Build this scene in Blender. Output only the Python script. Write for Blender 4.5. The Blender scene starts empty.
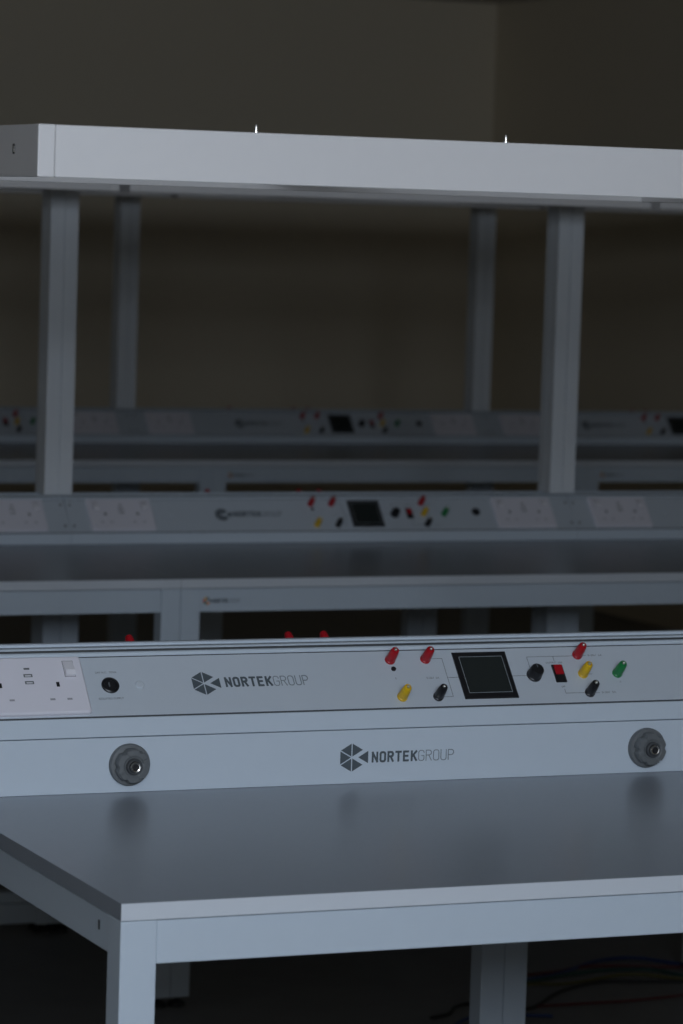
import bpy, bmesh, math
from mathutils import Vector, Matrix

SC = bpy.context.scene
COL = SC.collection
PI = math.pi

# ------------------------------------------------------------------ materials
def mat(name, col, rough=0.5, metal=0.0, bump=0.0, vary=0.0, scale=40.0, emit=None, spec=None):
    m = bpy.data.materials.new(name)
    m.use_nodes = True
    nt = m.node_tree
    b = nt.nodes['Principled BSDF']
    b.inputs['Base Color'].default_value = (*col, 1)
    b.inputs['Roughness'].default_value = rough
    b.inputs['Metallic'].default_value = metal
    if spec is not None:
        b.inputs['Specular IOR Level'].default_value = spec
    if vary > 0 or bump > 0:
        tc = nt.nodes.new('ShaderNodeTexCoord')
        no = nt.nodes.new('ShaderNodeTexNoise')
        no.inputs['Scale'].default_value = scale
        no.inputs['Detail'].default_value = 4
        nt.links.new(tc.outputs['Object'], no.inputs['Vector'])
        if vary > 0:
            mx = nt.nodes.new('ShaderNodeMix')
            mx.data_type = 'RGBA'
            mx.inputs['A'].default_value = (*[c * (1 - vary) for c in col], 1)
            mx.inputs['B'].default_value = (*[min(1, c * (1 + vary)) for c in col], 1)
            nt.links.new(no.outputs['Fac'], mx.inputs['Factor'])
            nt.links.new(mx.outputs['Result'], b.inputs['Base Color'])
        if bump > 0:
            bp = nt.nodes.new('ShaderNodeBump')
            bp.inputs['Strength'].default_value = bump
            bp.inputs['Distance'].default_value = 0.001
            nt.links.new(no.outputs['Fac'], bp.inputs['Height'])
            nt.links.new(bp.outputs['Normal'], b.inputs['Normal'])
    return m

M = dict(
    coat=mat('grey_powder_coat', (.595, .665, .735), .40, vary=.015, scale=60),
    bench=mat('grey_bench_coat', (.52, .59, .66), .40, vary=.015, scale=60),
    post=mat('aluminium_post_coat', (.72, .75, .78), .42, vary=.015, scale=60),
    beam=mat('satin_aluminium_coat', (.72, .70, .69), .42, vary=.015, scale=60),
    edge=mat('laminate_edge', (.60, .635, .68), .45, vary=.01, scale=50),
    top=mat('grey_laminate', (.29, .32, .36), .27, vary=.02, scale=120),
    panel=mat('anodised_panel', (.56, .61, .665), .36, vary=.015, scale=90),
    plastic=mat('white_plastic', (.78, .76, .82), .35, vary=.01),
    plastic2=mat('pale_rocker_plastic', (.84, .82, .86), .3, vary=.01),
    shutter=mat('shutter_plastic', (.36, .35, .38), .5, vary=.01),
    black=mat('black_plastic', (.012, .012, .014), .38, vary=.05),
    dark=mat('dark_void', (.006, .006, .008), .6, vary=.05),
    red=mat('red_plastic', (.44, .008, .016), .36, vary=.03, spec=.35),
    yellow=mat('yellow_plastic', (.80, .50, .01), .35, vary=.03),
    green=mat('green_plastic', (.01, .22, .055), .35, vary=.03),
    ink=mat('dark_grey_print', (.085, .105, .12), .5, vary=.03),
    inkthin=mat('light_grey_print', (.22, .25, .27), .5, vary=.03),
    inkfine=mat('fine_grey_print', (.10, .115, .13), .5, vary=.03),
    orange=mat('orange_print', (.75, .22, .03), .5, vary=.03),
    amber=mat('amber_print', (.72, .42, .08), .5, vary=.03),
    teal=mat('teal_print', (.06, .30, .26), .5, vary=.03),
    redprint=mat('red_print', (.55, .06, .04), .5, vary=.03),
    screen=mat('dark_display_glass', (.022, .027, .026), .2, vary=.05),
    lineprint=mat('pale_display_outline', (.33, .37, .39), .4, vary=.03),
    tap=mat('dark_grey_moulding', (.14, .15, .155), .45, vary=.08, scale=200),
    metal=mat('nickel_metal', (.60, .58, .54), .25, metal=1, vary=.02),
    brass=mat('nickel_pin', (.92, .90, .84), .30, metal=1, vary=.02),
    seal=mat('dark_seal_shade', (.06, .065, .07), .6, vary=.05),  # ridge seals and nozzle sleeve; also shade painted into the panel gaps
    rubber=mat('black_rubber', (.015, .015, .016), .6, vary=.05),
    wall=mat('painted_wall', (.77, .68, .525), .8, bump=.15, vary=.02, scale=30),
    ceil=mat('painted_ceiling', (.62, .59, .54), .85, bump=.1, vary=.02, scale=30),
    floor=mat('dark_floor_covering', (.17, .165, .16), .5, bump=.1, vary=.25, scale=9),
    blue=mat('blue_cable', (.012, .035, .14), .5, vary=.05),
    redc=mat('red_cable', (.10, .01, .012), .5, vary=.05),
    greenc=mat('green_cable', (.01, .06, .05), .5, vary=.05),
    yellowc=mat('yellow_cable', (.11, .095, .015), .5, vary=.05),
    frame=mat('window_frame_paint', (.7, .7, .7), .4, vary=.02),
)
g = bpy.data.materials.new('window_glass'); g.use_nodes = True
gb = g.node_tree.nodes['Principled BSDF']
gb.inputs['Transmission Weight'].default_value = 1.0
gb.inputs['Roughness'].default_value = 0.02
gb.inputs['Base Color'].default_value = (.85, .92, .95, 1)
M['glass'] = g

# ------------------------------------------------------------------ mesh helpers
def link(name, bm, m, parent=None, label=None, smooth=False):
    me = bpy.data.meshes.new(name)
    bmesh.ops.recalc_face_normals(bm, faces=bm.faces)
    bm.to_mesh(me); bm.free()
    me.materials.append(M[m])
    if smooth:
        for p in me.polygons:
            p.use_smooth = True
        me.set_sharp_from_angle(angle=math.radians(40))
    o = bpy.data.objects.new(name, me)
    COL.objects.link(o)
    if parent is not None:
        o.parent = parent
    if label:
        o['label'] = label
    return o

def box(bm, x0, x1, y0, y1, z0, z1, bev=0.0, seg=2, mtx=None):
    t = bmesh.new()
    vs = [t.verts.new((x, y, z)) for x in (x0, x1) for y in (y0, y1) for z in (z0, z1)]
    for f in ((0, 1, 3, 2), (4, 6, 7, 5), (0, 4, 5, 1), (2, 3, 7, 6), (0, 2, 6, 4), (1, 5, 7, 3)):
        t.faces.new([vs[i] for i in f])
    bmesh.ops.recalc_face_normals(t, faces=t.faces)
    if bev > 0:
        bmesh.ops.bevel(t, geom=list(t.edges), offset=bev, segments=seg, profile=.5, affect='EDGES')
    merge(bm, t, mtx)

def merge(bm, t, mtx=None):
    if mtx is not None:
        bmesh.ops.transform(t, matrix=mtx, verts=t.verts)
    vm = {v: bm.verts.new(v.co) for v in t.verts}
    for f in t.faces:
        try:
            bm.faces.new([vm[v] for v in f.verts])
        except ValueError:
            pass
    t.free()

def lathe(bm, prof, n=28, mtx=None, rmod=None):
    """prof: (radius, height) from the foot up the axis; capped where the radius is 0."""
    t = bmesh.new()
    rings = []
    for r, h in prof:
        if r <= 1e-7:
            rings.append([t.verts.new((0, 0, h))])
        else:
            rings.append([t.verts.new((r * (rmod(k, h) if rmod else 1) * math.cos(2 * PI * k / n),
                                       r * (rmod(k, h) if rmod else 1) * math.sin(2 * PI * k / n), h)) for k in range(n)])
    for a, b in zip(rings[:-1], rings[1:]):
        for k in range(n):
            k2 = (k + 1) % n
            if len(a) == 1 and len(b) == 1:
                continue
            if len(a) == 1:
                t.faces.new((a[0], b[k2], b[k]))
            elif len(b) == 1:
                t.faces.new((a[k], a[k2], b[0]))
            else:
                t.faces.new((a[k], a[k2], b[k2], b[k]))
    merge(bm, t, mtx)

def extrude_x(bm, poly, x0, x1):
    """poly: closed list of (y, z)."""
    a = [bm.verts.new((x0, y, z)) for y, z in poly]
    b = [bm.verts.new((x1, y, z)) for y, z in poly]
    n = len(poly)
    for k in range(n):
        bm.faces.new((a[k], a[(k + 1) % n], b[(k + 1) % n], b[k]))
    for ring in (a, b):
        f = bm.faces.new(ring)
        bmesh.ops.triangulate(bm, faces=[f])

def extrude_z(bm, poly, z0, z1):
    a = [bm.verts.new((x, y, z0)) for x, y in poly]
    b = [bm.verts.new((x, y, z1)) for x, y in poly]
    n = len(poly)
    for k in range(n):
        bm.faces.new((a[k], a[(k + 1) % n], b[(k + 1) % n], b[k]))
    for ring in (a, b):
        f = bm.faces.new(ring)
        bmesh.ops.triangulate(bm, faces=[f])

def prism(bm, pts, h0, h1, mtx=None):
    """flat polygon (x, t) thickened from h0 to h1."""
    t = bmesh.new()
    extrude_z(t, pts, h0, h1)
    merge(bm, t, mtx)

def tube(bm, pts, r, n=8):
    P = [Vector(p) for p in pts]
    # Catmull-Rom
    out = []
    for i in range(len(P) - 1):
        a = P[max(i - 1, 0)]; b = P[i]; c = P[i + 1]; d = P[min(i + 2, len(P) - 1)]
        for k in range(6):
            s = k / 6
            out.append(.5 * ((2 * b) + (c - a) * s + (2 * a - 5 * b + 4 * c - d) * s * s + (3 * b - a - 3 * c + d) * s ** 3))
    out.append(P[-1])
    rings = []
    for i, p in enumerate(out):
        d = (out[min(i + 1, len(out) - 1)] - out[max(i - 1, 0)]).normalized()
        u = d.cross(Vector((0, 0, 1))).normalized(); w = u.cross(d)
        rings.append([bm.verts.new(p + r * (math.cos(2 * PI * k / n) * u + math.sin(2 * PI * k / n) * w)) for k in range(n)])
    for a, b in zip(rings[:-1], rings[1:]):
        for k in range(n):
            bm.faces.new((a[k], a[(k + 1) % n], b[(k + 1) % n], b[k]))
    bm.faces.new(rings[0]); bm.faces.new(rings[-1])

def thing(name, label, cat, loc=(0, 0, 0), rz=0.0, group=None):
    o = bpy.data.objects.new(name, None)
    o.empty_display_size = .1
    COL.objects.link(o)
    o.location = loc; o.rotation_euler = (0, 0, rz)
    o['label'] = label; o['category'] = cat
    if group:
        o['group'] = group
    return o

def dup(root, loc, rz, label, group=None, skip=()):
    """a copy of a thing with copies of its parts and sub-parts, sharing mesh data."""
    def rec(o, parent):
        c = o.copy(); COL.objects.link(c); c.parent = parent
        for ch in o.children:
            if ch.name.split('.')[0] not in skip:
                rec(ch, c)
        return c
    r = rec(root, None)
    r.location = loc; r.rotation_euler = (0, 0, rz); r['label'] = label
    if group:
        r['group'] = group
    return r

def structure(name, bm, m):
    o = link(name, bm, m)
    o['kind'] = 'structure'
    return o

# ------------------------------------------------------------------ the lettering (drawn stroke by stroke)
def arc(cx, cy, rx, ry, a0, a1, n=5):
    return [(cx + rx * math.cos(math.radians(a0 + (a1 - a0) * k / n)), cy + ry * math.sin(math.radians(a0 + (a1 - a0) * k / n))) for k in range(n + 1)]

def rr_loop(x0, x1, y0, y1, r):
    p = arc(x1 - r, y1 - r, r, r, 0, 90) + arc(x0 + r, y1 - r, r, r, 90, 180) + arc(x0 + r, y0 + r, r, r, 180, 270) + arc(x1 - r, y0 + r, r, r, 270, 360)
    return p + [p[0]]

W = .58
GLY = {
    'N': [[(0, 0), (0, 1)], [(0, 1), (W, 0)], [(W, 0), (W, 1)]],
    'O': [rr_loop(0, W, 0, 1, .22)],
    'R': [[(0, 0), (0, 1)], [(0, 1), (W - .2, 1)] + arc(W - .24, .76, .24, .24, 90, -90) + [(0, .52)], [(W * .5, .52), (W, 0)]],
    'T': [[(0, 1), (W, 1)], [(W / 2, 1), (W / 2, 0)]],
    'E': [[(W - .06, 0), (0, 0), (0, 1), (W - .06, 1)], [(0, .52), (W - .12, .52)]],
    'K': [[(0, 0), (0, 1)], [(W, 1), (.04, .42)], [(W * .36, .6), (W, 0)]],
    'G': [[(W, .78)] + arc(W - .22, .78, .22, .22, 0, 90) + arc(.22, .78, .22, .22, 90, 180) + arc(.22, .22, .22, .22, 180, 270) + arc(W - .22, .22, .22, .22, 270, 360) + [(W, .48), (W * .55, .48)]],
    'U': [[(0, 1)] + arc(.22, .22, .22, .22, 180, 270) + arc(W - .22, .22, .22, .22, 270, 360) + [(W, 1)]],
    'P': [[(0, 0), (0, 1)], [(0, 1), (W - .2, 1)] + arc(W - .26, .74, .26, .26, 90, -90) + [(0, .48)]],
}

def letters(bm, word, x0, x1, y0, y1, th, h0, h1, mtx):
    """word in a box; th = stroke thickness in metres."""
    n = len(word)
    hgt = y1 - y0 - th
    adv = (x1 - x0) / (n - .18)
    gw = adv * .82 - th
    cnt = 0
    for i, ch in enumerate(word):
        ox = x0 + adv * i + th / 2
        for st in GLY[ch]:
            pts = [Vector((ox + x / W * gw, y0 + th / 2 + y * hgt)) for x, y in st]
            for a, b in zip(pts[:-1], pts[1:]):
                d = (b - a)
                if d.length < 1e-7:
                    continue
                d.normalize(); q = Vector((-d.y, d.x)) * th / 2
                e = d * th * .45
                cnt += 1
                prism(bm, [(a - e - q)[:], (b + e - q)[:], (b + e + q)[:], (a - e + q)[:]], h0, h1 + cnt * 6e-6, mtx)

HEX = [(math.cos(math.radians(90 + 60 * k)), math.sin(math.radians(90 + 60 * k))) for k in range(6)]
def hexagon(cx, cy, R):
    """six triangles with fine gaps, the right-hand one moved outwards; returns six outlines."""
    out = []
    for k in range(6):
        a, b = HEX[k], HEX[(k + 1) % 6]
        tri = [(0, 0), a, b]
        mx = sum(p[0] for p in tri) / 3; my = sum(p[1] for p in tri) / 3
        right = (mx > .5 and abs(my) < .1)
        s = .90 if not right else .86
        off = .40 if right else 0.02
        L = math.hypot(mx, my)
        pts = [(mx + (x - mx) * s + mx / L * off, my + (y - my) * s + my / L * off) for x, y in tri]
        out.append([(cx + x * R, cy + y * R) for x, y in pts])
    return out

def logo(parent, hx, hy, R, n0, n1, g1, t0, t1, mtx, colour=False):
    H0, H1 = 0.00005, 0.00025
    tris = hexagon(hx, hy, R)
    if colour:
        names = ['amber', 'redprint', 'teal', 'orange', 'ink', 'ink']
        root = None
        for tri, m in zip(tris, names):
            bm = bmesh.new(); prism(bm, tri, H0, H1, mtx)
            o = link('logo' if root is None else 'logo_facet', bm, m, parent if root is None else root)
            root = root or o
    else:
        bm = bmesh.new()
        for tri in tris:
            prism(bm, tri, H0, H1, mtx)
        root = link('logo', bm, 'ink', parent, 'dark grey hexagon emblem of six triangles')
    th = (t1 - t0)
    bm = bmesh.new(); letters(bm, 'NORTEK', n0, n1, t0, t1, th * .185, H0, H1, mtx)
    link('bold_lettering', bm, 'ink', root)
    bm = bmesh.new(); letters(bm, 'GROUP', n1 + th * .12, g1, t0, t1, th * .075, H0, H1, mtx)
    link('thin_lettering', bm, 'inkthin', root)
    return root

def small_text(s, x0, y0, height, mtx, parent, width=None, m='inkfine'):
    cu = bpy.data.curves.new('printed_caption', 'FONT'); cu.body = s; cu.size = 1.0; cu.fill_mode = 'FRONT'
    to = bpy.data.objects.new('printed_caption', cu)
    COL.objects.link(to)
    dg = bpy.context.evaluated_depsgraph_get(); dg.update()
    me = bpy.data.meshes.new_from_object(to.evaluated_get(dg))
    bpy.data.objects.remove(to); bpy.data.curves.remove(cu)
    xs = [v.co.x for v in me.vertices]; ys = [v.co.y for v in me.vertices]
    sy = height / (max(ys) - min(ys)); sx = width / (max(xs) - min(xs)) if width else sy
    for v in me.vertices:
        v.co = mtx @ Vector((x0 + (v.co.x - min(xs)) * sx, y0 + (v.co.y - min(ys)) * sy, .0002))
    me.materials.clear(); me.materials.append(M[m])
    o = bpy.data.objects.new('printed_caption', me); COL.objects.link(o); o.parent = parent
    return o

# ------------------------------------------------------------------ service trunking
L = 1.2
PB = (-.0975, .0255); PT_ = (-.0375, .0923)
SL = math.hypot(PT_[0] - PB[0], PT_[1] - PB[1])
EY, EZ = (PT_[0] - PB[0]) / SL, (PT_[1] - PB[1]) / SL
# maps (x, t up the slope, h off the slope) to the trunking's own axes
FRONT = Matrix(((1, 0, 0, 0), (0, EY, -EZ, PB[0]), (0, EZ, EY, PB[1]), (0, 0, 0, 1)))
def back_mtx(shift):
    return Matrix.Translation((L + shift, 0, 0)) @ Matrix.Rotation(PI, 4, 'Z') @ FRONT
# the vertical fascia: (x, z, outwards)
FASC = Matrix(((1, 0, 0, 0), (0, 0, -1, -.0985), (0, 1, 0, 0), (0, 0, 0, 1)))

def at(mtx, x, t, h=0):
    return mtx @ Matrix.Translation((x, t, h))

def binding_post(parent, x, t, col, mtx, word):
    bm = bmesh.new()
    lathe(bm, [(0, 0), (.0068, 0), (.0068, .0028), (.0060, .0034), (.0063, .0045), (.0060, .0140), (.0050, .0225), (.0042, .0238), (.0028, .0240), (.0024, .0228), (0, .0228)], 20, at(mtx, x, t))
    o = link('binding_post', bm, col, parent, word + ' binding post', smooth=True)
    bm = bmesh.new()
    lathe(bm, [(0, .0222), (.0022, .0222), (.0022, .0242), (.0017, .0254), (.0008, .0260), (0, .0261)], 14, at(mtx, x, t))
    link('contact', bm, 'brass', o, 'shiny metal contact', smooth=True)

def rounded_rect(x0, x1, y0, y1, r, n=4):
    return rr_loop(x0, x1, y0, y1, r)[:-1]

def socket_plate(parent, cx, mtx, usb=True):
    """white twin mains outlet with charging ports between the two outlets"""
    hw, t0, t1 = .073, .0035, .0868
    bm = bmesh.new()
    t = bmesh.new()
    # bevelled plate: outline, shoulder, inset face
    def ring(ins, h):
        return [t.verts.new((x, y, h)) for x, y in rounded_rect(cx - hw + ins, cx + hw - ins, t0 + ins, t1 - ins, .005 - ins * .5)]
    rs = [ring(0, 0), ring(0, .0028), ring(.0006, .0042), ring(.0026, .0058)]
    n = len(rs[0])
    for a, b in zip(rs[:-1], rs[1:]):
        for k in range(n):
            t.faces.new((a[k], a[(k + 1) % n], b[(k + 1) % n], b[k]))
    t.faces.new(rs[0]); t.faces.new(rs[-1])
    merge(bm, t, mtx)
    pl = link('outlet_plate', bm, 'plastic', parent, 'white twin mains outlet plate with charging ports')
    H = .0058
    D = -.0036
    for sgn in (-1, 1):
        ex = cx + sgn * .0365
        bm = bmesh.new()
        box(bm, ex - .002, ex + .002, .0452 + D, .0520 + D, H - .001, H + .0001, mtx=mtx)
        link('earth_slot', bm, 'dark', pl)
        for q in (-1, 1):
            bm = bmesh.new()
            box(bm, ex + q * .0108 - .0032, ex + q * .0108 + .0032, .0258 + D, .0284 + D, H - .001, H + .0001, mtx=mtx)
            link('pin_slot', bm, 'shutter', pl)
        sx = cx + sgn * .0545
        bm = bmesh.new()
        box(bm, sx - .0070, sx + .0070, .0590 + D, .0825 + D, H - .001, H + .0004, mtx=mtx)
        link('switch_surround', bm, 'shutter', pl)
        bm = bmesh.new()
        t = bmesh.new()
        prof = [(.0600 + D, 0), (.0600 + D, .0046), (.0660 + D, .0056), (.0675 + D, .0052), (.0815 + D, .0006), (.0815 + D, 0)]
        a = [t.verts.new((sx - .0060, y, H + h)) for y, h in prof]; b = [t.verts.new((sx + .0060, y, H + h)) for y, h in prof]
        for k in range(len(prof)):
            k2 = (k + 1) % len(prof); t.faces.new((a[k], a[k2], b[k2], b[k]))
        t.faces.new(a); t.faces.new(b)
        merge(bm, t, mtx)
        link('rocker_switch', bm, 'plastic2', pl, 'white rocker switch')
    for k, (t_, w) in enumerate(((.0722 + D, .0036), (.0622 + D, .0056), (.0520 + D, .0056))):
        bm = bmesh.new()
        box(bm, cx - w + .001, cx + w + .001, t_ - .0022 + (.0009 if k == 0 else 0), t_ + .0022 - (.0009 if k == 0 else 0), H - .002, H + .0001, mtx=mtx)
        u = link('charging_port', bm, 'tap', pl, 'dark charging port')
        if k:
            bm = bmesh.new()
            box(bm, cx - w + .0028, cx + w - .0008, t_ - .0011, t_ + .0003, H - .0015, H + .0003, mtx=mtx)
            link('port_tongue', bm, 'plastic2', u)
    return pl

def controls(parent, dx, mtx, detail=True):
    X = lambda v: v + dx
    # printed wiring lines
    def seg(bm, x0, t0, x1, t1, w=.00055):
        if abs(x1 - x0) > abs(t1 - t0):
            prism(bm, [(X(x0), t0 - w / 2), (X(x1), t1 - w / 2), (X(x1), t1 + w / 2), (X(x0), t0 + w / 2)], .00005, .0002, mtx)
        else:
            prism(bm, [(X(x0) - w / 2, t0), (X(x0) + w / 2, t0), (X(x1) + w / 2, t1), (X(x1) - w / 2, t1)], .00005, .0002, mtx)
    for grp in (((.652, .0734, .6715, .0734), (.6712, .0734, .6712, .0150), (.6712, .0150, .654, .0150), (.6712, .0440, .687, .0440)),
                ((.762, .0440, .788, .0440),), ((.7915, .0727, .860, .0727), (.7912, .0727, .7912, .0540), (.8287, .0727, .8287, .0655)),
                ((.8306, .0215, .8306, .0155), (.8306, .0154, .860, .0154)), ((.866, .0730, .877, .0730),), ((.866, .0440, .877, .0440),), ((.866, .0146, .879, .0146),)):
        bm = bmesh.new()
        for q in grp:
            seg(bm, *q)
        link('printed_line', bm, 'inkfine', parent)
    for x, t, c, w in ((.5985, .0725, 'red', 'red'), (.6475, .0725, 'red', 'red'), (.8640, .0735, 'red', 'red'), (.6005, .0160, 'yellow', 'yellow'), (.8635, .0440, 'yellow', 'yellow'),
                       (.6500, .0150, 'black', 'black'), (.8645, .0148, 'black', 'black'), (.9130, .0435, 'green', 'green')):
        binding_post(parent, X(x), t, c, mtx, w)
    # meter
    bm = bmesh.new()
    x0, x1, t0, t1 = X(.6866), X(.7618), .0102, .0812
    t = bmesh.new()
    def ring(ins, h):
        return [t.verts.new(p) for p in ((x0 + ins, t0 + ins, h), (x1 - ins, t0 + ins, h), (x1 - ins, t1 - ins, h), (x0 + ins, t1 - ins, h))]
    rs = [ring(0, 0), ring(0, .0016), ring(.0010, .0026), ring(.0060, .0026), ring(.0066, .0016)]
    for a, b in zip(rs[:-1], rs[1:]):
        for k in range(4):
            t.faces.new((a[k], a[(k + 1) % 4], b[(k + 1) % 4], b[k]))
    t.faces.new(rs[-1]); t.faces.new(rs[0])
    merge(bm, t, mtx)
    me = link('panel_meter', bm, 'black', parent, 'square black panel meter')
    bm = bmesh.new()
    box(bm, x0 + .0074, x1 - .0068, t0 + .0080, t1 - .0072, .0014, .0022, mtx=mtx)
    dsp = link('display', bm, 'screen', me, 'dark glossy display')
    bm = bmesh.new()
    a0, a1, b0, b1, w = x0 + .0074, x1 - .0068, t0 + .0080, t1 - .0072, .0006
    for r in ((a0, a1, b0, b0 + w), (a0, a1, b1 - w, b1), (a0, a0 + w, b0, b1), (a1 - w, a1, b0, b1)):
        box(bm, *r, .0022, .0024, mtx=mtx)
    link('display_outline', bm, 'lineprint', dsp)
    # knob
    bm = bmesh.new()
    lathe(bm, [(0, 0), (.0100, 0), (.0100, .003), (.0093, .0036), (.0087, .0150), (.0078, .0162), (0, .0162)], 28, at(mtx, X(.7930), .0438), rmod=lambda k, h: 1 if h < .0034 else (1 if k % 2 else .965))
    kn = link('control_knob', bm, 'black', parent, 'black ribbed control knob', smooth=True)
    bm = bmesh.new()
    box(bm, X(.7930) - .0004, X(.7930) + .0004, .0456, .0510, .0161, .0164, mtx=mtx)
    link('pointer', bm, 'inkthin', kn)
    # rocker
    bm = bmesh.new()
    box(bm, X(.8218), X(.8372), .0318, .0590, 0, .0022, .0006, 1, mtx)
    rk = link('power_switch', bm, 'black', parent, 'black switch with a red rocker')
    bm = bmesh.new()
    box(bm, X(.8240), X(.8350), .0430, .0572, .0015, .0048, .0008, 2, mtx)
    link('rocker', bm, 'red', rk, 'red rocker')
    bm = bmesh.new()
    box(bm, X(.8240), X(.8350), .0338, .0430, .0015, .0030, .0004, 1, mtx)
    link('rocker_foot', bm, 'dark', rk)
    # small hole under the first red post
    bm = bmesh.new()
    lathe(bm, [(0, 0), (.0032, 0), (.0032, .0016), (.0024, .0018), (.0018, .0004), (0, .0004)], 18, at(mtx, X(.6000), .0590))
    link('socket_hole', bm, 'dark', parent, 'small black socket')
    if detail:
        small_text('E', X(.5990), .0433, .0027, mtx, parent)
        small_text('0-30V  5A', X(.6420), .0428, .0027, mtx, parent, .0175)
        small_text('0-30V  5A', X(.8795), .0716, .0027, mtx, parent, .0205)
        small_text('0-30V  5A', X(.8822), .0136, .0027, mtx, parent, .0205)
        small_text('OUTPUT  ON', X(.8160), .0617, .0027, mtx, parent, .0230)
        small_text('OFF', X(.8275), .0240, .0027, mtx, parent, .0050)
        small_text('E', X(.9135), .0298, .0024, mtx, parent)

def jack(parent, x, t, mtx, r=.0112):
    bm = bmesh.new()
    lathe(bm, [(0, 0), (r, 0), (r, .0020), (r - .0016, .0030), (r - .0030, .0026), (r - .0036, .0008), (0, .0008)], 30, at(mtx, x, t))
    j = link('round_socket', bm, 'black', parent, 'round black panel socket', smooth=True)
    bm = bmesh.new()
    box(bm, x - .0022, x - .0008, t - .0025, t + .0035, .0008, .0024, mtx=mtx)
    link('socket_key', bm, 'tap', j)
    return j

def blank(parent, x, t, mtx, r=.0058):
    bm = bmesh.new()
    lathe(bm, [(0, 0), (r, 0), (r, .0008), (r - .0012, .0020), (0, .0024)], 22, at(mtx, x, t))
    link('blanking_plug', bm, 'panel', parent, 'grey blanking plug', smooth=True)

def coupling(parent, x, z):
    """round grey fitting with a metal nozzle on the fascia"""
    mt = at(FASC, x, z)
    bm = bmesh.new()
    lathe(bm, [(0, 0), (.0255, 0), (.0258, .0015), (.0258, .0060), (.0248, .0078), (.0215, .0084), (0, .0084)], 48, mt)
    f = link('air_coupling', bm, 'tap', parent, 'round dark grey air coupling', smooth=True)
    bm = bmesh.new()
    lathe(bm, [(0, .0080), (.0214, .0080), (.0210, .0185), (.0196, .0205), (.0135, .0210), (.0115, .0195), (0, .0195)], 48, mt,
          rmod=lambda k, h: (.90 if (k % 8) in (0, 1) else 1) if h < .0209 else 1)
    link('collar', bm, 'tap', f, smooth=False)
    bm = bmesh.new()
    for k in range(4):
        a = k * PI / 2 + .5
        box(bm, .0130, .0195, -.0010, .0010, .0200, .0220, .0003, 1, mt @ Matrix.Rotation(a, 4, 'Z'))
    link('collar_ribs', bm, 'tap', f)
    bm = bmesh.new()
    lathe(bm, [(0, .0190), (.0102, .0190), (.0098, .0235), (.0086, .0245), (.0072, .0240), (.0068, .0210), (0, .0210)], 30, mt)
    link('sleeve', bm, 'seal', f, smooth=True)
    bm = bmesh.new()
    lathe(bm, [(0, .0200), (.0066, .0200), (.0066, .0258), (.0062, .0272), (.0054, .0280), (.0042, .0276), (.0039, .0245), (0, .0245)], 26, mt)
    nz = link('nozzle', bm, 'metal', f, 'shiny metal nozzle', smooth=True)
    bm = bmesh.new()
    lathe(bm, [(0, .0244), (.0038, .0244), (.0038, .0250), (0, .0250)], 18, mt)
    link('nozzle_bore', bm, 'dark', nz)

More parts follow.
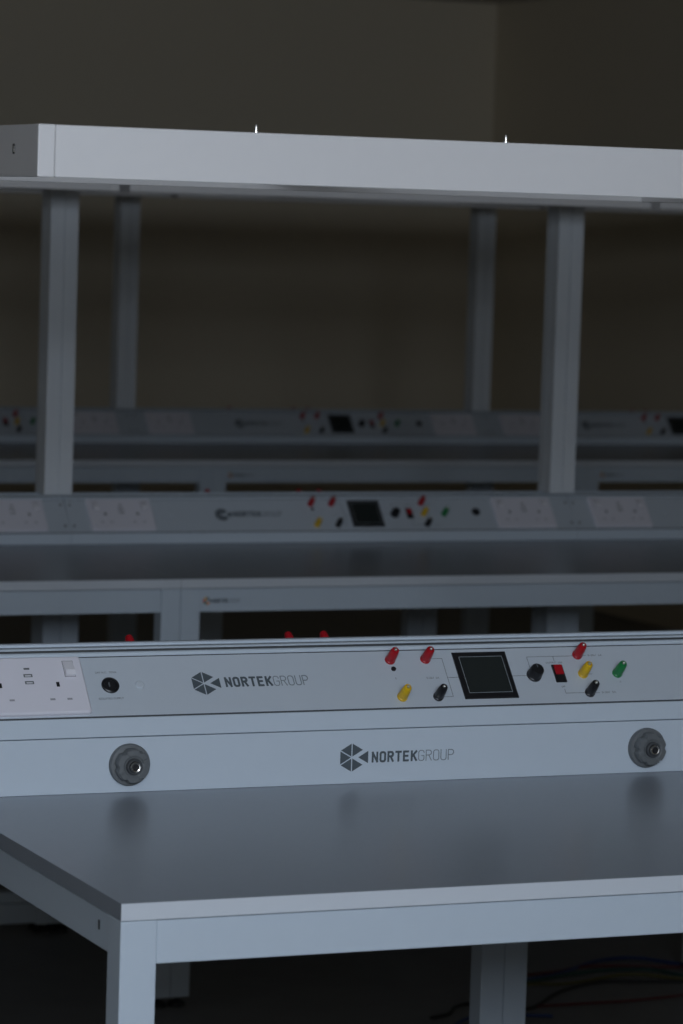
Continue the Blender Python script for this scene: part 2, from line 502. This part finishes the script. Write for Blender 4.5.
GAP = .0004
def trunking(label, loc, fascia=0.0, dx=0.0, front_kind='row', back_shift=-.038, detail=True, group=None):
    root = thing('service_trunking', label, 'bench trunking', loc, 0, group)
    # extruded body: bottom strip, groove, sloped faces
    half = [(-.0975, .0004), (-.0985, .0012), (-.0985, .0234), (-.0978, .0240), (-.0920, .0240), (-.0920, .0262)]
    top = [(-.0355, .0885), (-.0372, .0895), (-.0388, .0915), (-.0388, .0948), (-.0372, .0962), (-.0330, .0962), (-.0330, .0900)]
    poly = half + top + [(-y, z) for y, z in reversed(top)] + [(-y, z) for y, z in reversed(half)]
    bm = bmesh.new(); extrude_x(bm, poly, GAP, L - GAP)
    link('trunking_body', bm, 'coat', root)
    bm = bmesh.new()
    hc = [(-.0288, .0895), (-.0288, .0990), (-.0270, .1006), (-.0170, .1006), (-.0155, .0992), (-.0155, .0970)]
    extrude_x(bm, hc + [(-y, z) for y, z in reversed(hc)], GAP, L - GAP)
    link('ridge_cap', bm, 'coat', root)
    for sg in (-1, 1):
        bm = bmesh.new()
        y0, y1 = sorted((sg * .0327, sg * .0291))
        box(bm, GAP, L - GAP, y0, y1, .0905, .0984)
        link('seal_shade_strip', bm, 'seal', root, 'dark strip of painted groove shade')
    for y0, y1, z0, z1 in ((-.0962, -.0915, .02405, .0262), (.0915, .0962, .02405, .0262)):  # dark strips paint the shade of the groove below each panel
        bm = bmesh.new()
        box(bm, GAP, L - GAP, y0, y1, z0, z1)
        link('seal_shade_strip', bm, 'seal', root, 'dark strip of painted groove shade')
    BACK = back_mtx(back_shift); BK0 = back_mtx(0)
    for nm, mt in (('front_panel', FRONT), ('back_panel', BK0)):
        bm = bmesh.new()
        box(bm, GAP, L - GAP, .0870, .0886, -.0028, -.0003, mtx=mt)  # dark strip paints the shade in the gap above the panel
        link('seal_shade_strip', bm, 'seal', root, 'dark strip of painted groove shade')
        bm = bmesh.new()
        box(bm, .0003, L - .0003, .0012, .0868, -.0030, 0, .0002, 1, mtx=mt)
        o = link(nm, bm, 'panel', root)
        if nm == 'front_panel':
            FP = o
            bm = bmesh.new()
            bm.free()
            for x in (.010, L - .010):
                for t in (.018, .074):
                    bm = bmesh.new()
                    lathe(bm, [(0, 0), (.0026, 0), (.0022, .0010), (0, .0012)], 12, at(mt, x, t))
                    link('screw', bm, 'dark', o, 'small dark screw')
    if fascia > 0:
        bm = bmesh.new()
        box(bm, GAP, L - GAP, -.0985, .0985, -fascia + .0002, -.0005, .0004, 1)
        link('fascia', bm, 'coat', root)
        coupling(root, .2336, -.0334); coupling(root, .9427, -.0350)
        logo(root, .5290, -.0350, .0182, .5562, .6185, .6694, -.0423, -.0284, FASC)
    if front_kind == 'near':
        socket_plate(root, .1135, FRONT)
        jack(root, .2183, .0449, FRONT); blank(root, .2565, .0448, FRONT)
        small_text('24V A.C.  70VA', .2028, .0630, .0028, FRONT, root, .0275)
        small_text('ISOLATED SUPPLY', .2000, .0247, .0028, FRONT, root, .0320)
        logo(root, .3405, .0447, .0175, .3685, .4313, .4802, .0383, .0530, FRONT)
        socket_plate(root, 1.1080, FRONT)
    else:
        socket_plate(root, .1200, FRONT); socket_plate(root, 1.0770, FRONT)
        blank(root, .2366, .0455, FRONT, .0045)
        jack(root, .9597, .0490, FRONT, .0098)
        logo(root, .3520, .0455, .0178, .3780, .4430, .4923, .0395, .0540, FRONT)
    controls(root, dx, FRONT, detail)
    # the back face is seen only where its posts rise above the ridge
    for x, c, w in ((.5985, 'red', 'red'), (.6475, 'red', 'red'), (.8640, 'red', 'red')):
        binding_post(root, x, .0815, c, BACK, w)
    return root

# ------------------------------------------------------------------ workbench
def workbench(label, loc, rz, F, zd, sticker=False, rail=True, group=None):
    """local x 0..L, front edge at y = -F, rear edge under the trunking at y = 0."""
    root = thing('workbench', label, 'workbench', loc, rz, group)
    g_ = .0004
    bm = bmesh.new()
    box(bm, g_, L - g_, -F + .0012, -.0005, zd - .018, zd, .0003, 1)
    tp = link('tabletop', bm, 'top', root, 'grey laminate tabletop')
    bm = bmesh.new()
    box(bm, g_, L - g_, -F, -F + .0012, zd - .018, zd - .0001, .0003, 1)
    link('edge_band', bm, 'edge', tp, 'pale edge band')
    zl = zd - .0188
    for (x0, y0) in ((g_, -F + .0006), (L - .04 - g_ * 0, -F + .0006), (g_, -.0405), (L - .04, -.0405)):
        bm = bmesh.new()
        box(bm, x0, x0 + .04 - g_, y0, y0 + .04, 0, zl, .0012, 2)
        lg = link('leg', bm, 'bench', root)
        bm = bmesh.new()
        c = Matrix.Translation((x0 + .02, y0 + .02, 0))
        lathe(bm, [(0, -.020), (.0175, -.020), (.0175, -.013), (.008, -.009), (.005, -.007), (.005, .0), (0, .0)], 18, c)
        link('levelling_foot', bm, 'rubber', lg, 'black levelling foot', smooth=True)
    za = zd - .0195
    for nm, b in (('front_apron', (.0405, L - .0405, -F + .003, -F + .023, zd - .065, za)), ('rear_apron', (.0405, L - .0405, -.0380, -.018, zd - .065, za)),
                  ('side_apron', (.0022, .0222, -F + .041, -.041, zd - .0595, za)), ('side_apron', (L - .0222, L - .0022, -F + .041, -.041, zd - .0595, za))):
        bm = bmesh.new(); box(bm, *b, .0008, 1)
        o = link(nm, bm, 'bench', root)
        if nm == 'side_apron':
            xo = .0022 if b[0] < .5 else L - .0022
            for yy in (-F + .073, -.075):
                bm = bmesh.new()
                box(bm, xo - .0004, xo + .0004, yy - .0022, yy + .0022, zd - .041, zd - .031)
                link('fixing_slot', bm, 'dark', o)
        if nm == 'front_apron' and sticker:
            mt = Matrix(((1, 0, 0, 0), (0, 0, -1, -F + .003), (0, 1, 0, 0), (0, 0, 0, 1)))
            z = zd - .0435
            logo(root, .0545, z, .0088, .0680, .0980, .1250, z - .0040, z + .0040, mt, colour=True)
    if rail:
        bm = bmesh.new()
        box(bm, .0405, L - .0405, -.039, -.004, .004, .048, .001, 1)
        lr = link('lower_rail', bm, 'bench', root)
        bm = bmesh.new()
        box(bm, .0405, L - .0405, -.034, -.004, .0485, .071, .001, 1)
        link('rail_cover', bm, 'bench', lr)
    return root

# ------------------------------------------------------------------ overhead frame and posts
GZ0, GZ1, GH = 1.575, 1.632, .471
def gantry(label, loc, x0, x1, group=None):
    root = thing('overhead_frame', label, 'overhead frame', loc, 0, group)
    c = .0195
    for (x, y) in ((x0, -GH), (x1 - c, -GH), (x0, GH - c), (x1 - c, GH - c)):
        bm = bmesh.new(); box(bm, x, x + c, y, y + c, GZ0, GZ1, .0015, 2)
        link('corner_profile', bm, 'beam', root)
    for nm, b in (('front_rail', (x0 + c + .0003, x1 - c - .0003, -GH + .0005, -GH + .020)), ('rear_rail', (x0 + c + .0003, x1 - c - .0003, GH - .020, GH - .0005)),
                  ('side_rail', (x0 + .0008, x0 + .019, -GH + c + .0003, GH - c - .0003)), ('side_rail', (x1 - .019, x1 - .0008, -GH + c + .0003, GH - c - .0003)),
                  ('cross_rail', ((x0 + x1) / 2 - .010, (x0 + x1) / 2 + .010, -GH + .0205, GH - .0205))):
        bm = bmesh.new(); box(bm, b[0], b[1], b[2], b[3], GZ0 + (.022 if nm == 'cross_rail' else .0003), GZ1 - .0003, .0008, 1)
        o = link(nm, bm, 'beam', root)
        if nm == 'side_rail':
            xs = b[0] if b[0] < (x0 + x1) / 2 else b[1]
            for yy in (-.383, .383):
                bm = bmesh.new(); box(bm, xs - .0004, xs + .0004, yy - .0035, yy + .0035, 1.600, 1.611)
                link('fixing_slot', bm, 'dark', o, 'dark fixing slot')
                bm = bmesh.new(); box(bm, xs - .0007, xs + .0007, yy - .0016, yy + .0004, 1.602, 1.609)
                link('slot_screw', bm, 'metal', o, 'bright screw in the slot')
    for px_ in (.2340, .5390):
        bm = bmesh.new()
        lathe(bm, [(0, GZ1 - .004), (.0035, GZ1 - .004), (.0035, GZ1 + .0015), (.0021, GZ1 + .002), (.0021, GZ1 + .0062), (.0014, GZ1 + .0085), (0, GZ1 + .0092)], 16, Matrix.Translation((px_, -GH + .010, 0)))
        link('stud', bm, 'brass', root, 'small shiny metal stud', smooth=True)
    return root

def post_mesh(z0, z1):
    """slotted profile 62 x 45 mm"""
    w, d, s, k = .031, .0310, .0013, .004
    poly = [(-w, -d), (-s, -d), (-s, -d + k), (s, -d + k), (s, -d), (w, -d), (w, -s), (w - k, -s), (w - k, s), (w, s), (w, d), (s, d), (s, d - k), (-s, d - k), (-s, d), (-w, d), (-w, s), (-w + k, s), (-w + k, -s), (-w, -s)]
    bm = bmesh.new(); extrude_z(bm, poly, z0, z1)
    return bm

def post(label, x, y, z0, group):
    root = thing('frame_post', label, 'post', (x, y, z0), 0, group)
    link('profile', post_mesh(.004, GZ0 - z0 - .0002), 'post', root)
    bm = bmesh.new(); box(bm, -.031, .031, -.031, .031, 0, .004, .0004, 1)
    link('base_plate', bm, 'post', root)
    return root

# ------------------------------------------------------------------ the three rows
P = 3.0041
Y1, Y2, Y3 = -3.0341, 0.0, P
S1, S3 = -1.1756, 1.208
ZD1, ZD = .836, .827

# front row (left end of it is in view; it continues beyond the frame)
workbench('near grey workbench in the foreground with its left front corner and leg in view', (S1, Y1, 0), 0, .742, ZD1, rail=False, group='front row of benches')
trunking('near trunking raised on a fascia with two round couplings, nearest to the viewer', (S1, Y1, .904), fascia=.068, dx=0.0, front_kind='near', back_shift=-.050)
b = workbench('bench behind the near trunking whose leg is left of the seam under the near tabletop', (S1 + L - .005, Y1, 0), PI, .852, ZD1, rail=False, group='front row of benches')
b2 = dup(b, (S1 + 2 * L - .005, Y1, 0), PI, 'bench behind the near trunking whose leg is right of the seam under the near tabletop', 'front row of benches')
g1 = gantry('near overhead frame crossing the top of the picture, brightest and lowest', (S1, Y1, 0), -.0204, 1.2154, 'overhead frames')
for xp in (S1 + .012, S1 + L - .015):                     # its two posts stand on the near trunking
    po = link('support_post', post_mesh(.904 + .1010, GZ0 - .0002), 'post', g1)
    po.location = (xp - S1, 0, 0)

# middle row
WM = [('leftmost bench of the middle row, cut off by the left edge of the picture', -L), ('middle-row bench right of the paired legs, with a coloured emblem at its left end', 0.0), ('rightmost bench of the middle row, its left leg in view at the bottom right corner', L)]
w2 = None
for lab, x in WM:
    if w2 is None:
        w2 = workbench(lab, (x, Y2, 0), 0, .772, ZD, sticker=True, group='middle row of benches')
    else:
        dup(w2, (x, Y2, 0), 0, lab, 'middle row of benches')
w2b = workbench('far-side bench of the middle row, behind the bench with the coloured emblem', (L, Y2, 0), PI, .772, ZD, rail=False, group='middle row of benches')
dup(w2b, (0, Y2, 0), PI, 'far-side bench of the middle row at the left edge of the picture', 'middle row of benches')
dup(w2b, (2 * L, Y2, 0), PI, 'far-side bench of the middle row at the right edge of the picture', 'middle row of benches')
t2 = trunking('middle-row trunking between the two tall pale posts, with a blurred logo and meter', (0, Y2, ZD), dx=-.033, back_shift=.028, detail=True, group='middle row of trunking')
dup(t2, (-L, Y2, ZD), 0, 'middle-row trunking left of the left tall pale post', 'middle row of trunking')
dup(t2, (L, Y2, ZD), 0, 'middle-row trunking right of the right tall pale post', 'middle row of trunking')
g2 = gantry('overhead frame of the middle row, just under the near frame between the two dark gaps', (0, Y2, 0), -.0200, 1.1580, 'overhead frames')
dup(g2, (-L, Y2, 0), 0, 'overhead frame of the middle row left of the dark gap under the near frame', 'overhead frames')
dup(g2, (L, Y2, 0), 0, 'overhead frame of the middle row at the right edge of the picture', 'overhead frames')
p2 = post('tall pale slotted post on the left of the picture standing on the middle row', -.010, Y2, ZD + .1008, 'frame posts')
dup(p2, (L - .010, Y2, ZD + .1008), 0, 'tall pale slotted post on the right of the picture standing on the middle row', 'frame posts')

# far row
W3 = [('leftmost bench of the far row, behind the left tall pale post', S3 - L), ('central bench of the far row, between its two pairs of legs', S3), ('right-hand bench of the far row, right of the right tall pale post', S3 + L)]
for lab, x in W3:
    dup(w2, (x, Y3, 0), 0, lab, 'far row of benches')
dup(t2, (S3 - L, Y3, ZD), 0, 'leftmost trunking of the far row, behind the left tall pale post', 'far row of trunking')
dup(t2, (S3, Y3, ZD), 0, 'central trunking of the far row, between the two distant dim posts', 'far row of trunking')
dup(t2, (S3 + L, Y3, ZD), 0, 'right-hand trunking of the far row, running past the right tall pale post', 'far row of trunking')
dup(g2, (S3 - L, Y3, 0), 0, 'dim overhead frame of the far row at the left', 'overhead frames')
dup(g2, (S3, Y3, 0), 0, 'dim overhead frame of the far row resting on the two distant posts', 'overhead frames')
dup(g2, (S3 + L, Y3, 0), 0, 'dim overhead frame of the far row at the right', 'overhead frames')
dup(p2, (S3 - .010, Y3, ZD + .1008), 0, 'dim distant post right of the left tall pale post', 'frame posts')
dup(p2, (S3 + L - .010, Y3, ZD + .1008), 0, 'dim distant post left of the right tall pale post', 'frame posts')

# ------------------------------------------------------------------ cables lying on the floor
FZ = -.020
def cable(name, label, m, pts, r=.0035, lift=0.0):
    bm = bmesh.new()
    tube(bm, [(x, y, FZ + r + .0002 + lift) for x, y in pts], r)
    o = link(name, bm, m, smooth=True)
    o['label'] = label; o['category'] = 'cable'; o['group'] = 'loose cables on the floor'
cable('floor_cable', 'blue cable arching over the floor at bottom right, farthest of the loose cables', 'blue', [(.70, -.775), (.796, -.741), (.889, -.702), (1.004, -.623), (1.072, -.602), (1.127, -.616), (1.153, -.653), (1.195, -.690), (1.30, -.69), (1.7, -.55)])
cable('floor_cable', 'green cable on the floor at bottom right between the blue and yellow cables', 'greenc', [(.70, -.80), (.806, -.753), (.886, -.723), (.978, -.701), (1.051, -.706), (1.100, -.725), (1.15, -.80), (1.35, -.86)])
cable('floor_cable', 'black cable curling over the floor from behind the lower paired legs to the right', 'rubber', [(.46, -1.00), (.509, -.977), (.548, -.925), (.596, -.911), (.681, -.978), (.81, -.859), (.93, -.800), (1.02, -.815), (1.10, -.84), (1.2, -.90)])
cable('floor_cable', 'yellow cable on the floor at bottom right in front of the other coloured cables', 'yellowc', [(.72, -.79), (.784, -.776), (.844, -.792), (.91, -.781), (.995, -.751), (1.053, -.757), (1.139, -.828), (1.4, -.92)], .003)
cable('floor_cable', 'red cable on the floor at bottom right beside the blue cable', 'redc', [(.80, -.70), (.885, -.687), (.959, -.657), (1.02, -.663), (1.074, -.677), (1.13, -.700), (1.21, -.708), (1.45, -.62)], .003)
cable('floor_cable', 'thin dull red cable nearest to the viewer on the dark floor at bottom right', 'redc', [(.60, -.99), (.716, -.962), (.766, -.963), (.824, -.964), (.902, -.967), (1.007, -.956), (1.084, -.951), (1.4, -.97)], .0025)
cable('floor_cable', 'short dark blue cable on the floor just left of the lower paired legs', 'blue', [(.33, -1.25), (.398, -1.178), (.48, -1.070), (.535, -1.020), (.60, -1.010), (.70, -1.05)])

# ------------------------------------------------------------------ the room
X0, X1, YA, YB, ZC = -8.0, 4.075, -7.5, 6.5, 2.452
bm = bmesh.new(); box(bm, X0 - .2, X1 + .2, YA - .2, YB + .2, FZ - .1, FZ); structure('floor', bm, 'floor')
bm = bmesh.new(); box(bm, X0 - .2, X1 + .2, YA - .2, YB + .2, ZC, ZC + .1); structure('ceiling', bm, 'ceil')
bm = bmesh.new(); box(bm, X0, X1, YB, YB + .12, FZ, ZC); structure('wall_back', bm, 'wall')
bm = bmesh.new(); box(bm, X1, X1 + .12, YA, YB + .12, FZ, ZC); structure('wall_right', bm, 'wall')
bm = bmesh.new(); box(bm, X0 - .12, X0, YA, YB + .12, FZ, ZC); structure('wall_left', bm, 'wall')
WX0, WX1, WZ0, WZ1 = -3.2, -1.0, 1.65, 2.36
bm = bmesh.new()
box(bm, X0, WX0, YA - .12, YA, FZ, ZC); box(bm, WX1, X1, YA - .12, YA, FZ, ZC)
box(bm, WX0, WX1, YA - .12, YA, FZ, WZ0); box(bm, WX0, WX1, YA - .12, YA, WZ1, ZC)
structure('wall_front', bm, 'wall')
bm = bmesh.new()
f = .05
for r in ((WX0, WX0 + f, WZ0, WZ1), (WX1 - f, WX1, WZ0, WZ1), (WX0 + f, WX1 - f, WZ0, WZ0 + f), (WX0 + f, WX1 - f, WZ1 - f, WZ1), ((WX0 + WX1) / 2 - f / 2, (WX0 + WX1) / 2 + f / 2, WZ0 + f, WZ1 - f)):
    box(bm, r[0], r[1], YA - .10, YA - .05, r[2], r[3], .002, 1)
w = structure('window_1', bm, 'frame')
bm = bmesh.new(); box(bm, WX0 + f, WX1 - f, YA - .078, YA - .072, WZ0 + f, WZ1 - f)
pane = link('pane', bm, 'glass', w)

# daylight entering through the window
ld = bpy.data.lights.new('window_daylight', 'AREA')
ld.shape = 'RECTANGLE'; ld.size = WX1 - WX0 - .1; ld.size_y = WZ1 - WZ0 - .1
ld.energy = 88; ld.color = (.755, .855, 1.0)
lo = bpy.data.objects.new('window_daylight', ld); COL.objects.link(lo)
lo.location = ((WX0 + WX1) / 2, YA - .04, (WZ0 + WZ1) / 2)
lo.rotation_euler = (math.radians(90), 0, 0)   # shines into the room, along +Y

wd = bpy.data.worlds.new('sky'); SC.world = wd; wd.use_nodes = True
wd.node_tree.nodes['Background'].inputs['Color'].default_value = (.55, .7, 1, 1)
wd.node_tree.nodes['Background'].inputs['Strength'].default_value = .6

# ------------------------------------------------------------------ camera
cam = bpy.data.cameras.new('camera'); co = bpy.data.objects.new('camera', cam); COL.objects.link(co)
cam.sensor_fit = 'VERTICAL'; cam.sensor_height = 36; cam.sensor_width = 24
cam.lens = 3488.65 / 1024 * 36
R = Vector((.9208223, -.38874825, .03100126)); U = Vector((.00487608, .09096468, .99584218)); Fw = Vector((.38995193, .91684253, -.08565788))
m = Matrix.Identity(4)
for i in range(3):
    m[i][0] = R[i]; m[i][1] = U[i]; m[i][2] = -Fw[i]
m[0][3], m[1][3], m[2][3] = -2.35705, -7.09705, 1.54767
co.matrix_world = m
cam.clip_start = .05
cam.dof.use_dof = True; cam.dof.focus_distance = 4.25; cam.dof.aperture_fstop = 10.0
SC.camera = co

SC.view_settings.view_transform = 'Standard'
SC.view_settings.look = 'None'
SC.view_settings.gamma = 1
SC.view_settings.exposure = 0
SC.view_settings.use_curve_mapping = False
